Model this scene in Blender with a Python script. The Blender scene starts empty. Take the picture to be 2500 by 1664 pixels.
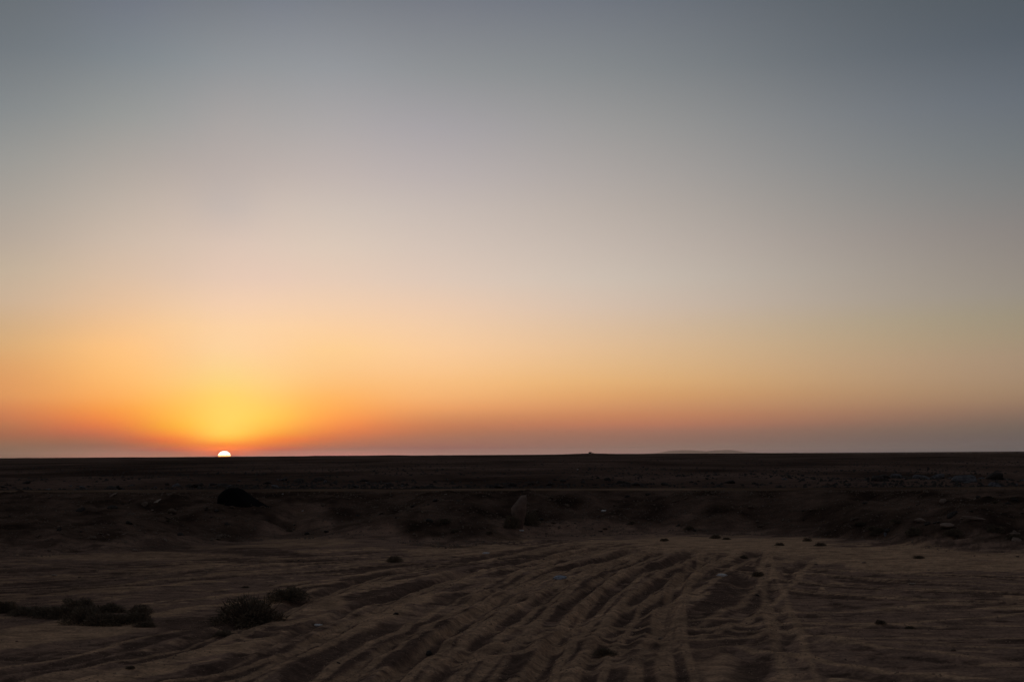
import bpy, bmesh, math, random
import numpy as np
from mathutils import Matrix, Vector, Euler

R = math.radians
random.seed(7)
rng = np.random.default_rng(11)
scene = bpy.context.scene
C = scene.collection

# ------------------------------------------------------------------ camera
EYE = 2.4                       # metres above the desert floor
FPX = 3125.0                    # focal length in photograph pixels (45 mm lens)
PITCH, ROLL = R(5.07), R(-0.39)
cam_d = bpy.data.cameras.new('camera')
cam_d.lens = 45.0
cam_d.sensor_width = 36.0
cam_d.clip_start = 0.1
cam_d.clip_end = 200000.0
cam = bpy.data.objects.new('camera', cam_d)
C.objects.link(cam)
CAMROT = Matrix.Rotation(math.pi/2 + PITCH, 3, 'X') @ Matrix.Rotation(ROLL, 3, 'Z')
cam.matrix_world = Matrix.Translation((0, 0, EYE)) @ CAMROT.to_4x4()
scene.camera = cam
RT = np.array(CAMROT)


def ray(px, py):
    """World direction seen at a pixel of the 2500 x 1664 photograph."""
    v = RT @ np.array([px - 1250.0, 832.0 - py, -FPX])
    return v / np.linalg.norm(v)


def azel(px, py):
    v = ray(px, py)
    return math.degrees(math.atan2(v[0], v[1])), math.degrees(math.asin(v[2]))


# ------------------------------------------------------------------ exposure
vs = scene.view_settings
vs.view_transform = 'Standard'
vs.look = 'None'
vs.exposure = 0.0
vs.gamma = 1.0
vs.use_curve_mapping = False
scene.cycles.max_bounces = 4
scene.cycles.diffuse_bounces = 2
scene.cycles.volume_bounces = 0

# ------------------------------------------------------------------ sky
SUN_AZ, _ = azel(547, 1108)
# dusk colours of the sky by direction: for each azimuth, (row of the photograph, sRGB) down to the horizon
SKY = {
    10: [(0, 106, 113, 117), (200, 126, 131, 134), (400, 156, 154, 149), (600, 185, 170, 154), (700, 200, 177, 152),
         (790, 210, 174, 134), (850, 218, 170, 118), (910, 222, 160, 103), (960, 221, 152, 94), (1010, 205, 128, 84),
         (1040, 182, 116, 82), (1065, 160, 107, 82), (1090, 140, 106, 87), (1116, 136, 108, 92)],
    283: [(0, 113, 120, 128), (200, 138, 142, 144), (400, 172, 165, 158), (600, 206, 186, 168), (700, 222, 191, 162),
          (790, 240, 194, 145), (850, 252, 195, 130), (910, 253, 189, 116), (960, 252, 177, 97), (1010, 246, 152, 74),
          (1040, 230, 131, 72), (1065, 192, 112, 79), (1090, 162, 110, 90), (1115, 164, 118, 102)],
    432: [(0, 117, 124, 131), (200, 145, 148, 150), (400, 178, 169, 163), (600, 213, 192, 175), (700, 229, 198, 171), (790, 247, 204, 156), (850, 252, 203, 145),
          (930, 254, 200, 122), (980, 254, 193, 95), (1010, 255, 189, 82), (1038, 254, 178, 68), (1055, 252, 159, 64), (1070, 240, 135, 65),
          (1085, 216, 120, 71), (1100, 187, 115, 87), (1114, 174, 117, 98)],
    661: [(0, 122, 128, 135), (200, 153, 154, 156), (400, 185, 175, 170), (600, 220, 199, 183), (700, 235, 204, 180), (790, 251, 210, 166), (850, 254, 209, 155),
          (930, 254, 207, 131), (980, 255, 204, 105), (1010, 255, 203, 92), (1038, 255, 190, 80), (1055, 254, 172, 71), (1070, 249, 145, 66),
          (1085, 227, 125, 70), (1100, 192, 117, 87), (1113, 184, 120, 102)],
    1500: [(0, 110, 117, 124), (200, 136, 139, 141), (400, 166, 161, 158), (560, 188, 177, 168), (700, 205, 189, 174), (790, 216, 188, 160), (850, 223, 186, 145),
           (904, 225, 180, 129), (955, 220, 165, 110), (997, 205, 143, 99), (1031, 184, 121, 92), (1062, 154, 111, 94), (1085, 142, 110, 98), (1108, 140, 112, 102)],
    547: [(0, 120, 126, 132), (200, 151, 152, 154), (400, 182, 172, 167), (466, 191, 179, 172), (600, 218, 196, 180), (700, 234, 203, 178),
          (790, 250, 209, 165), (850, 253, 210, 156), (930, 253, 211, 129), (980, 255, 211, 106), (1010, 255, 213, 100),
          (1050, 255, 208, 92), (1068, 255, 188, 78), (1080, 254, 156, 66), (1092, 246, 132, 62), (1104, 215, 118, 72), (1114, 190, 116, 92)],
    805: [(0, 122, 128, 134), (200, 154, 155, 158), (400, 187, 177, 173), (600, 219, 200, 184), (700, 233, 204, 180),
          (790, 249, 208, 165), (850, 254, 207, 148), (910, 253, 198, 133), (960, 254, 186, 106), (1000, 254, 173, 87), (1025, 253, 159, 79),
          (1050, 235, 137, 76), (1075, 197, 117, 82), (1095, 170, 114, 96), (1113, 176, 122, 109)],
    1000: [(0, 120, 126, 133), (200, 150, 151, 154), (400, 183, 174, 172), (600, 213, 196, 183), (700, 228, 202, 181), (790, 244, 205, 168), (850, 250, 204, 153),
           (910, 251, 197, 134), (960, 248, 181, 111), (1000, 240, 162, 96), (1025, 224, 142, 88), (1050, 196, 123, 86), (1075, 170, 114, 91), (1095, 156, 112, 99), (1112, 160, 118, 107)],
    1181: [(0, 116, 122, 128), (200, 145, 147, 149), (400, 178, 171, 170), (560, 202, 188, 178), (700, 220, 198, 180),
           (790, 234, 200, 166), (850, 243, 200, 155), (910, 244, 191, 138), (960, 238, 177, 120), (1000, 221, 151, 102), (1025, 199, 131, 93),
           (1050, 174, 116, 90), (1075, 156, 110, 94), (1095, 149, 110, 100), (1111, 152, 117, 106)],
    1880: [(0, 105, 111, 119), (200, 126, 129, 132), (400, 150, 149, 147), (560, 174, 165, 156), (700, 188, 174, 156),
           (790, 197, 173, 145), (850, 203, 172, 135), (904, 204, 167, 125), (955, 194, 148, 107), (997, 182, 132, 98),
           (1031, 160, 118, 97), (1069, 134, 107, 95), (1090, 128, 107, 98), (1105, 126, 107, 100)],
    2490: [(0, 84, 92, 99), (200, 100, 107, 115), (400, 120, 123, 125), (600, 142, 135, 129), (700, 151, 142, 131),
           (790, 158, 144, 122), (890, 165, 140, 115), (960, 157, 128, 103), (1000, 141, 113, 95), (1040, 118, 100, 90),
           (1070, 108, 95, 90), (1100, 104, 95, 92)],
}
# directions outside the frame: (elevation, sRGB)
HIGH = [(24, None), (32, (82, 86, 90)), (48, (71, 73, 77)), (70, (64, 65, 70)), (90, (62, 63, 68))]
SIDE = {49: [(0, 88, 84, 88), (1.2, 90, 84, 86), (3.5, 112, 102, 96), (6, 110, 106, 102), (10, 96, 100, 104), (16, 84, 92, 100), (20.3, 76, 85, 94)],
        99: [(0, 72, 68, 72), (2, 76, 71, 74), (5, 84, 76, 77), (9, 80, 76, 79), (14, 74, 73, 78), (20.3, 70, 70, 76)],
        184: [(0, 54, 54, 60), (3, 62, 60, 65), (7, 74, 66, 68), (11, 71, 66, 70), (16, 66, 65, 70), (20.3, 63, 63, 70)]}


def lin(c):
    c = np.asarray(c, float) / 255.0
    return np.where(c <= 0.04045, c / 12.92, ((c + 0.055) / 1.055) ** 2.4)


def pchip(x, y, xq):
    """Monotone smooth interpolation through (x, y), y of shape (n, 3)."""
    x = np.asarray(x, float); y = np.asarray(y, float)
    h = np.diff(x); d = np.diff(y, axis=0) / h[:, None]
    m = np.zeros_like(y)
    for i in range(1, len(x) - 1):
        w1 = 2*h[i] + h[i-1]; w2 = h[i] + 2*h[i-1]
        same = d[i-1]*d[i] > 0
        with np.errstate(divide='ignore', invalid='ignore'):
            mm = (w1 + w2) / (w1/d[i-1] + w2/d[i])
        m[i] = np.where(same, mm, 0)
    m[0] = d[0]; m[-1] = d[-1]
    xq = np.clip(np.asarray(xq, float), x[0], x[-1])
    k = np.clip(np.searchsorted(x, xq) - 1, 0, len(x) - 2)
    t = ((xq - x[k]) / h[k])[:, None]; hk = h[k][:, None]
    return ((2*t**3 - 3*t**2 + 1)*y[k] + (t**3 - 2*t**2 + t)*hk*m[k]
            + (-2*t**3 + 3*t**2)*y[k+1] + (t**3 - t**2)*hk*m[k+1])


SKY_LIN = {10: [[140.1, 159.1, 177.9], [207.8, 230.3, 245.7], [341.6, 331.1, 308.7], [496.7, 409.6, 332.7], [601.9, 462.4, 333.7], [666.1, 437.1, 244.0], [735.2, 427.6, 187.6], [777.4, 359.4, 132.6], [788.1, 338.6, 113.3], [665.4, 219.2, 83.1], [504.0, 180.0, 74.5], [396.6, 138.1, 65.4], [277.6, 134.9, 74.9], [181.8, 89.9, 25.6]], 283: [[157.3, 174.5, 215.6], [255.4, 280.7, 288.3], [421.8, 382.2, 349.2], [636.5, 505.9, 406.2], [753.5, 538.9, 378.9], [907.0, 559.3, 293.6], [1023.4, 573.5, 232.5], [1045.4, 543.0, 180.3], [1058.3, 475.7, 120.8], [1045.9, 341.8, 55.2], [915.4, 227.7, 49.2], [649.6, 157.5, 51.8], [398.6, 126.4, 66.8], [753.9, 243.7, 163.9]], 432: [[171.7, 188.2, 222.3], [288.3, 308.1, 317.9], [453.7, 402.3, 374.5], [686.7, 542.5, 442.4], [797.9, 577.8, 430.1], [978.9, 631.7, 344.2], [1022.4, 624.8, 297.3], [1062.7, 618.4, 202.8], [1099.8, 582.6, 113.8], [1154.1, 565.3, 76.3], [1147.4, 530.1, 46.0], [1239.8, 431.0, 2.0], [1172.4, 264.4, 2.0], [973.3, 212.0, 10.5], [979.1, 117.2, 2.0], [819.7, 299.9, 194.0]], 661: [[187.0, 205.1, 243.4], [324.7, 333.1, 342.8], [493.1, 434.2, 409.7], [733.8, 584.7, 486.6], [849.0, 614.5, 479.2], [1010.7, 673.4, 392.6], [1047.8, 667.3, 344.2], [1069.3, 662.3, 235.8], [1123.2, 651.4, 141.8], [1168.4, 675.1, 103.4], [1223.1, 607.7, 73.4], [1212.6, 510.0, 45.9], [1303.3, 330.6, 2.0], [1127.8, 238.7, 2.0], [1130.9, 125.1, 2.0], [869.5, 380.1, 340.3]], 1500: [[136.7, 154.5, 172.3], [221.0, 238.8, 250.2], [364.1, 339.4, 330.8], [454.0, 392.6, 362.9], [553.0, 482.5, 446.2], [643.2, 492.2, 359.3], [719.0, 481.8, 284.3], [749.1, 450.2, 213.2], [790.7, 421.0, 153.9], [639.3, 286.2, 125.7], [528.2, 168.9, 86.0], [319.1, 138.4, 99.7], [284.5, 147.0, 129.1], [450.8, 251.3, 248.4]], 547: [[178.5, 196.2, 227.1], [314.9, 325.9, 336.2], [477.9, 418.8, 393.0], [516.6, 452.3, 421.0], [722.5, 566.9, 470.8], [841.8, 609.9, 469.1], [1005.5, 665.7, 387.7], [1037.9, 678.0, 351.1], [1051.6, 698.2, 228.9], [1135.8, 711.3, 141.6], [1161.9, 751.1, 131.9], [1277.8, 771.1, 105.4], [1428.2, 746.6, 59.5], [1401.3, 299.0, 2.0], [1762.3, 393.9, 2.0], [2500.0, 239.7, 2.0], [2.0, 280.2, 262.1]], 805: [[189.7, 206.7, 236.7], [325.6, 334.6, 351.1], [503.4, 444.2, 426.8], [726.4, 591.9, 493.7], [835.5, 618.3, 476.9], [986.2, 655.5, 388.6], [1046.8, 656.0, 310.6], [1041.3, 592.4, 249.6], [1084.8, 526.2, 149.3], [1115.4, 446.1, 89.9], [1136.2, 368.7, 68.3], [1002.4, 272.1, 55.6], [771.2, 179.6, 49.3], [573.6, 153.0, 88.3], [1276.0, 362.8, 335.6]], 1000: [[215.5, 217.9, 245.9], [339.2, 324.5, 318.7], [472.3, 412.0, 384.9], [676.1, 564.1, 490.6], [815.6, 623.8, 491.1], [982.4, 635.2, 431.1], [963.1, 591.9, 295.2], [992.0, 632.5, 217.2], [1003.9, 468.7, 90.6], [963.1, 444.0, 105.6], [934.1, 357.2, 91.6], [553.0, 228.3, 93.8], [345.2, 170.3, 85.9], [372.0, 176.2, 109.9], [317.0, 164.3, 173.8]], 1181: [[143.3, 168.0, 202.4], [240.1, 274.8, 309.5], [457.2, 430.5, 458.1], [624.3, 526.0, 456.4], [698.0, 551.5, 476.0], [804.5, 602.9, 363.6], [1012.7, 656.4, 392.6], [1015.6, 514.3, 310.8], [954.9, 508.3, 278.0], [815.5, 282.8, 146.0], [551.9, 172.0, 106.6], [560.6, 159.7, 80.9], [507.4, 162.5, 112.8], [385.5, 48.4, 100.7], [1094.7, 549.2, 438.5]], 1880: [[360.9, 380.8, 552.3], [490.6, 470.6, 437.5], [582.0, 566.4, 503.2], [1118.2, 976.8, 720.0], [1299.5, 875.5, 321.7], [1242.1, 705.4, 330.2], [1158.4, 756.8, 381.1], [1116.2, 776.7, 430.9], [471.1, 158.6, 165.9], [866.2, 373.6, 152.0], [691.7, 562.3, 352.1], [697.0, 370.6, 179.2], [546.1, 268.4, 85.9], [755.0, 569.6, 406.2]], 2490: [[85.2, 103.2, 121.1], [132.0, 152.7, 180.8], [190.7, 203.9, 210.7], [279.6, 247.8, 226.1], [317.9, 279.9, 236.9], [355.1, 292.5, 200.3], [402.1, 278.9, 183.1], [372.8, 238.2, 144.2], [288.6, 176.0, 119.3], [193.6, 137.0, 108.1], [163.8, 129.6, 118.6], [191.8, 204.0, 220.5]]}
S_SCALE = 3.0
S_STEP = 0.626
ELS = np.array([0, .12, .3, .5, .75, 1.0, 1.3, 1.7, 2.1, 2.6, 3.2, 3.9, 4.7, 5.6, 6.6, 7.8, 9.2, 10.8, 12.5, 14.5, 17, 20, 23, 26, 30, 36, 45, 60, 75, 90.0])


def sky_columns():
    xs, cols = [], []
    for px in sorted(SKY):
        el, cl = [], []
        for row in SKY[px]:
            e = azel(px, row[0])[1]
            el.append(e); cl.append(lin(row[1:]) if SKY_LIN is None else np.array(SKY_LIN[px][len(cl)])/1000)
        az = azel(px, 1000)[0] - SUN_AZ
        el, cl = el[::-1], cl[::-1]
        top = cl[-1]
        for e, c in HIGH:
            if c is None:
                continue
            w = min(1.0, (e - 20.5) / 28.0)
            el.append(e); cl.append(top*0.62*(1-w) + lin(c)*w)
        xs.append(math.asinh(az / S_SCALE))
        cols.append(pchip(el, cl, ELS))
    for a in SIDE:
        el = [r[0] for r in SIDE[a]]; cl = [lin(r[1:]) for r in SIDE[a]]
        top = cl[-1]
        for e, c in HIGH:
            if c is None:
                continue
            w = min(1.0, (e - 20.5) / 28.0)
            el.append(e); cl.append(top*0.8*(1-w) + lin(c)*w)
        col = pchip(el, cl, ELS)
        xs.append(math.asinh(a / S_SCALE)); cols.append(col)
        if a > 90:
            xs.append(-math.asinh(a / S_SCALE)); cols.append(col)
        elif a == 49:
            xs.append(-math.asinh(46 / S_SCALE)); cols.append(col*1.1)
    o = np.argsort(xs)
    xs = np.array(xs)[o]; cols = np.array(cols)[o]            # (n, E, 3)
    ks = np.arange(-7, 8) * S_STEP
    flat = cols.reshape(len(xs), -1)
    out = pchip(xs, flat, ks).reshape(len(ks), len(ELS), 3)
    # sharpen so that the normalised gaussian blend passes through the columns
    G = np.exp(-((ks[:, None] - ks[None, :]) / (S_STEP*0.8))**2)
    G /= G.sum(1)[:, None]
    sol = np.linalg.solve(G, out.reshape(len(ks), -1)).reshape(out.shape)
    return ks, np.clip(sol, 0.002, 4.0)


world = bpy.data.worlds.new('World')
scene.world = world
world.use_nodes = True
nt = world.node_tree
nt.nodes.clear()


def math_node(nt, op, a, b=None, clamp=False):
    n = nt.nodes.new('ShaderNodeMath'); n.operation = op; n.use_clamp = clamp
    for i, v in enumerate((a, b)):
        if v is None:
            continue
        if isinstance(v, (int, float)):
            n.inputs[i].default_value = v
        else:
            nt.links.new(v, n.inputs[i])
    return n.outputs[0]


def vmath(nt, op, a, b, out=0):
    n = nt.nodes.new('ShaderNodeVectorMath'); n.operation = op
    for i, v in enumerate((a, b)):
        if isinstance(v, tuple):
            n.inputs[i].default_value = v
        elif isinstance(v, (int, float)):
            n.inputs['Scale'].default_value = v
        else:
            nt.links.new(v, n.inputs['Scale'] if (op == 'SCALE' and i == 1) else n.inputs[i])
    return n.outputs[out]


tc = nt.nodes.new('ShaderNodeTexCoord')
sep = nt.nodes.new('ShaderNodeSeparateXYZ')
rot = nt.nodes.new('ShaderNodeVectorRotate'); rot.rotation_type = 'Z_AXIS'
rot.inputs['Angle'].default_value = R(SUN_AZ)      # turns the sun's azimuth to +Y
nt.links.new(tc.outputs['Generated'], rot.inputs['Vector'])
nt.links.new(rot.outputs[0], sep.inputs[0])
el = math_node(nt, 'ARCSINE', sep.outputs['Z'])
el = math_node(nt, 'MAXIMUM', el, 0.0)
tt = math_node(nt, 'SQRT', math_node(nt, 'DIVIDE', el, math.pi/2))
az = math_node(nt, 'MULTIPLY', math_node(nt, 'ARCTAN2', sep.outputs['X'], sep.outputs['Y']), 180/math.pi)
q = math_node(nt, 'DIVIDE', az, S_SCALE)
absq = math_node(nt, 'ABSOLUTE', q)
s_abs = math_node(nt, 'LOGARITHM', math_node(nt, 'ADD', absq, math_node(nt, 'SQRT', math_node(nt, 'ADD', math_node(nt, 'MULTIPLY', absq, absq), 1.0))), math.e)
s = math_node(nt, 'MULTIPLY', s_abs, math_node(nt, 'SIGN', q))
ks, cols = sky_columns()
acc, wsum = None, None
for k, col in zip(ks, cols):
    rmp = nt.nodes.new('ShaderNodeValToRGB')
    cr = rmp.color_ramp
    cr.interpolation = 'LINEAR'
    pos = np.sqrt(ELS / 90.0)
    while len(cr.elements) < len(ELS):
        cr.elements.new(1.0)
    for i, (p_, c_) in enumerate(zip(pos, col)):
        cr.elements[i].position = float(p_)
        cr.elements[i].color = (float(c_[0]), float(c_[1]), float(c_[2]), 1.0)
    nt.links.new(tt, rmp.inputs[0])
    d = math_node(nt, 'DIVIDE', math_node(nt, 'SUBTRACT', s, float(k)), S_STEP*0.8)
    w = math_node(nt, 'EXPONENT', math_node(nt, 'MULTIPLY', math_node(nt, 'MULTIPLY', d, d), -1.0))
    cw = vmath(nt, 'SCALE', rmp.outputs[0], w)
    acc = cw if acc is None else vmath(nt, 'ADD', acc, cw)
    wsum = w if wsum is None else math_node(nt, 'ADD', wsum, w)
inv = math_node(nt, 'DIVIDE', 1.0, wsum)
skyc = vmath(nt, 'SCALE', acc, inv)
bg = nt.nodes.new('ShaderNodeBackground')
bg.inputs['Strength'].default_value = 1.0
nt.links.new(skyc, bg.inputs['Color'])
wo = nt.nodes.new('ShaderNodeOutputWorld')
nt.links.new(bg.outputs[0], wo.inputs['Surface'])

# ------------------------------------------------------------------ sun lamp: the last sliver of the sun
sl = bpy.data.lights.new('sunlight', 'SUN')
sl.energy = 0.5
sl.angle = R(0.53)
sl.color = (1.0, 0.53, 0.36)
slo = bpy.data.objects.new('sunlight', sl)
C.objects.link(slo)
sd = Vector((math.sin(R(SUN_AZ))*math.cos(R(0.15)), math.cos(R(SUN_AZ))*math.cos(R(0.15)), math.sin(R(0.15))))
slo.rotation_euler = sd.to_track_quat('Z', 'Y').to_euler()


# ================================================================== helpers
def tag(o, label=None, cat=None, group=None, kind=None):
    if label: o['label'] = label
    if cat: o['category'] = cat
    if group: o['group'] = group
    if kind: o['kind'] = kind
    return o


def mesh_np(name, verts, faces, smooth=True):
    """verts (n,3) array, faces (m,k) array with k = 3 or 4."""
    me = bpy.data.meshes.new(name)
    verts = np.ascontiguousarray(verts, np.float32); faces = np.ascontiguousarray(faces, np.int32)
    m, k = faces.shape
    me.vertices.add(len(verts)); me.vertices.foreach_set('co', verts.ravel())
    me.loops.add(m*k); me.loops.foreach_set('vertex_index', faces.ravel())
    me.polygons.add(m)
    me.polygons.foreach_set('loop_start', np.arange(0, m*k, k, dtype=np.int32))
    me.polygons.foreach_set('loop_total', np.full(m, k, np.int32))
    if smooth:
        me.polygons.foreach_set('use_smooth', np.ones(m, bool))
    me.update(calc_edges=True)
    return me


def obj(name, me, mat=None, parent=None):
    o = bpy.data.objects.new(name, me)
    C.objects.link(o)
    if mat is not None and len(me.materials) == 0:
        me.materials.append(mat)
    if parent is not None:
        o.parent = parent
    return o


def hash2(ix, iy, seed):
    h = (ix.astype(np.int64)*374761393 + iy.astype(np.int64)*668265263 + seed*1442695041) & 0xffffffff
    h = ((h ^ (h >> 13)) * 1274126177) & 0xffffffff
    h = (h ^ (h >> 16)) & 0xffffffff
    return h / 4294967295.0


def vnoise(x, y, seed=0):
    ix = np.floor(x); iy = np.floor(y)
    fx = x - ix; fy = y - iy
    fx = fx*fx*fx*(fx*(fx*6-15)+10); fy = fy*fy*fy*(fy*(fy*6-15)+10)
    a = hash2(ix, iy, seed); b = hash2(ix+1, iy, seed); c = hash2(ix, iy+1, seed); d_ = hash2(ix+1, iy+1, seed)
    return (a*(1-fx)+b*fx)*(1-fy) + (c*(1-fx)+d_*fx)*fy - 0.5


def fbm(x, y, octv=4, seed=0, gain=0.5):
    s_, a = np.zeros_like(x), 1.0
    for i in range(octv):
        ca, sa = math.cos(0.6*i), math.sin(0.6*i)
        f = 2.03**i
        s_ += a*vnoise((x*ca - y*sa)*f + 17.3*i, (x*sa + y*ca)*f - 9.1*i, seed + i)
        a *= gain
    return s_


def sstep(a, b, x):
    t = np.clip((x - a)/(b - a), 0, 1)
    return t*t*(3-2*t)


def flat_pt(px, py, z=0.0):
    v = ray(px, py)
    t = (z - EYE)/v[2]
    return np.array([v[0]*t, v[1]*t])


# ================================================================== terrain
# tyre tracks: centre lines given where they cross the floor, (points, gauge, depth, rut width)
TRACKS_PX = [
    ([(1500, 1318), (1380, 1338), (1180, 1372), (960, 1425), (760, 1510), (560, 1592), (300, 1660), (0, 1720)], 1.5, .06, .17),
    ([(1520, 1330), (1400, 1352), (1230, 1395), (1040, 1465), (850, 1560), (660, 1665), (480, 1760)], 1.6, .075, .18),
    ([(1560, 1338), (1430, 1372), (1290, 1430), (1130, 1515), (960, 1620), (820, 1720)], 1.5, .08, .18),
    ([(1640, 1340), (1520, 1378), (1400, 1440), (1270, 1530), (1150, 1640), (1080, 1730)], 1.6, .08, .2),
    ([(1700, 1345), (1600, 1385), (1510, 1450), (1430, 1540), (1370, 1650), (1340, 1740)], 1.5, .07, .2),
    ([(1760, 1335), (1730, 1375), (1705, 1440), (1680, 1530), (1650, 1640), (1630, 1740)], 1.6, .07, .2),
    ([(1850, 1345), (1780, 1372), (1720, 1420), (1600, 1490), (1380, 1560), (1000, 1640), (700, 1690)], 1.5, .06, .2),
    ([(-300, 1452), (200, 1425), (600, 1396), (1000, 1368), (1300, 1350), (1460, 1338)], 1.5, .05, .16),
    ([(-300, 1400), (200, 1392), (650, 1378), (950, 1362), (1250, 1345)], 1.2, .045, .14),
    ([(-300, 1690), (0, 1640), (220, 1602), (360, 1562), (520, 1540), (760, 1560)], 0, .07, .16),
    ([(1600, 1362), (1850, 1383), (2150, 1402), (2500, 1420), (2900, 1440)], 1.4, .05, .16),
    ([(1640, 1392), (1900, 1430), (2200, 1452), (2500, 1462), (2900, 1476)], 1.5, .05, .18),
    ([(1500, 1545), (1800, 1540), (2100, 1516), (2500, 1490), (2900, 1470)], 1.5, .05, .18),
    ([(1600, 1538), (1900, 1556), (2150, 1585), (2500, 1602), (2900, 1616)], 0, .07, .2),
    ([(1750, 1560), (1900, 1580), (2080, 1615), (2300, 1645), (2600, 1664)], 1.3, .07, .2),
    ([(1200, 1664), (1500, 1600), (1800, 1560), (2100, 1550), (2500, 1552), (2900, 1560)], 1.5, .05, .18),
    ([(900, 1590), (1300, 1560), (1700, 1552), (1900, 1535)], 1.5, .05, .2),
]


def smooth_line(pts, n=24):
    P = np.array(pts, float)
    s_ = np.r_[0, np.cumsum(np.linalg.norm(np.diff(P, axis=0), axis=1))]
    q = np.linspace(0, s_[-1], n)
    P3 = np.c_[P, np.zeros(len(P))]
    return pchip(s_, P3, q)[:, :2]


TRACKS = []
_r = random.Random(3)
_base = list(TRACKS_PX)
for pts, gauge, depth, rw in _base[:7] + _base[:5] + _base[10:12]:      # later vehicles that followed nearly the same lines
    o1, o2 = _r.uniform(-75, 75), _r.uniform(-150, 150)
    n_ = len(pts)
    TRACKS_PX.append(([(a + o1*(1-i/(n_-1)) + o2*i/(n_-1), b + _r.uniform(-5, 5)) for i, (a, b) in enumerate(pts)], gauge, depth*.8, _r.uniform(.09, .15)))
for pts, gauge, depth, rw in TRACKS_PX:
    base = smooth_line([flat_pt(a, b) for a, b in pts])
    t = np.gradient(base, axis=0); t /= np.linalg.norm(t, axis=1)[:, None]
    nrm = np.c_[-t[:, 1], t[:, 0]]
    for off in ((-gauge/2, gauge/2) if gauge else (0,)):
        TRACKS.append((base + nrm*off, depth, rw))


def tracks(x, y):
    """(height change, wheel-pressed floor 0-1, thrown-up lip 0-1) of all ruts."""
    h = np.zeros_like(x); m = np.zeros_like(x); lp = np.zeros_like(x)
    for i, (L, depth, rw) in enumerate(TRACKS):
        pad = 0.9
        box = (x > L[:, 0].min()-pad) & (x < L[:, 0].max()+pad) & (y > L[:, 1].min()-pad) & (y < L[:, 1].max()+pad)
        idx = np.nonzero(box)[0]
        if len(idx) == 0:
            continue
        X, Y = x[idx], y[idx]
        best = np.full(len(idx), 9.0); side = np.zeros(len(idx)); run = np.zeros(len(idx)); al = 0.0
        for a, b in zip(L[:-1], L[1:]):
            dv = b - a; l = np.hypot(*dv)
            if l < 1e-6:
                continue
            u = np.clip(((X-a[0])*dv[0] + (Y-a[1])*dv[1])/(l*l), 0, 1)
            dx, dy = X-a[0]-u*dv[0], Y-a[1]-u*dv[1]
            dd = np.hypot(dx, dy)
            c = dd < best
            best = np.where(c, dd, best)
            side = np.where(c, np.sign(dv[0]*dy - dv[1]*dx), side)
            run = np.where(c, al + u*l, run)
            al += l
        wob = fbm(run*0.7 + i*31, run*0 + i*7.7, 3, 40+i)
        d0 = best*side + wob*0.07
        k = 0.55 + 0.9*np.clip(fbm(run*0.35 + i*13, run*0 + i*3.1, 2, 77+i) + 0.35, 0, 1)
        fade = sstep(0, 1.2, run)*(1-sstep(al-1.5, al, run))
        rut = -depth*np.exp(-(d0/rw)**4)
        ridge = depth*0.5*(np.exp(-((np.abs(d0)-rw*1.7)/(rw*0.8))**2))
        tread = 0.006*np.cos(run*2*math.pi/0.22 + d0*9)*np.exp(-(d0/rw)**4)*(Y < 19)
        f = k*fade
        h[idx] += (rut+ridge+tread)*f*0.42
        m[idx] = np.maximum(m[idx], np.exp(-(d0/(rw*1.15))**4)*fade*np.minimum(k, 1))
        lp[idx] = np.maximum(lp[idx], np.exp(-((d0 - rw*1.75)/(rw*.55))**2)*f)
    return h, m, lp


# foot and rim of the bank of dark spoil, metres from the camera's line, by x
_tx = np.array([-60, -26, -15, -12, -9.5, -7.0, -4.0, -1.5, 0.5, 3.0, 7.0, 9.0, 10.5, 13.5, 17, 26, 60.])
_ty = np.array([33, 31.5, 31.5, 33.0, 34.5, 38.5, 37.0, 35.0, 37.5, 39.0, 38.5, 36.5, 33.0, 30.5, 29.5, 30, 31.])


def toe(x):
    return np.interp(x, _tx, _ty) + 0.9*fbm(x*0.5, x*0+3.3, 3, 5)


def rim(x):
    return 44.0 - 0.155*x + 0.25*fbm(x*0.25, x*0+1.1, 2, 9)


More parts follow.
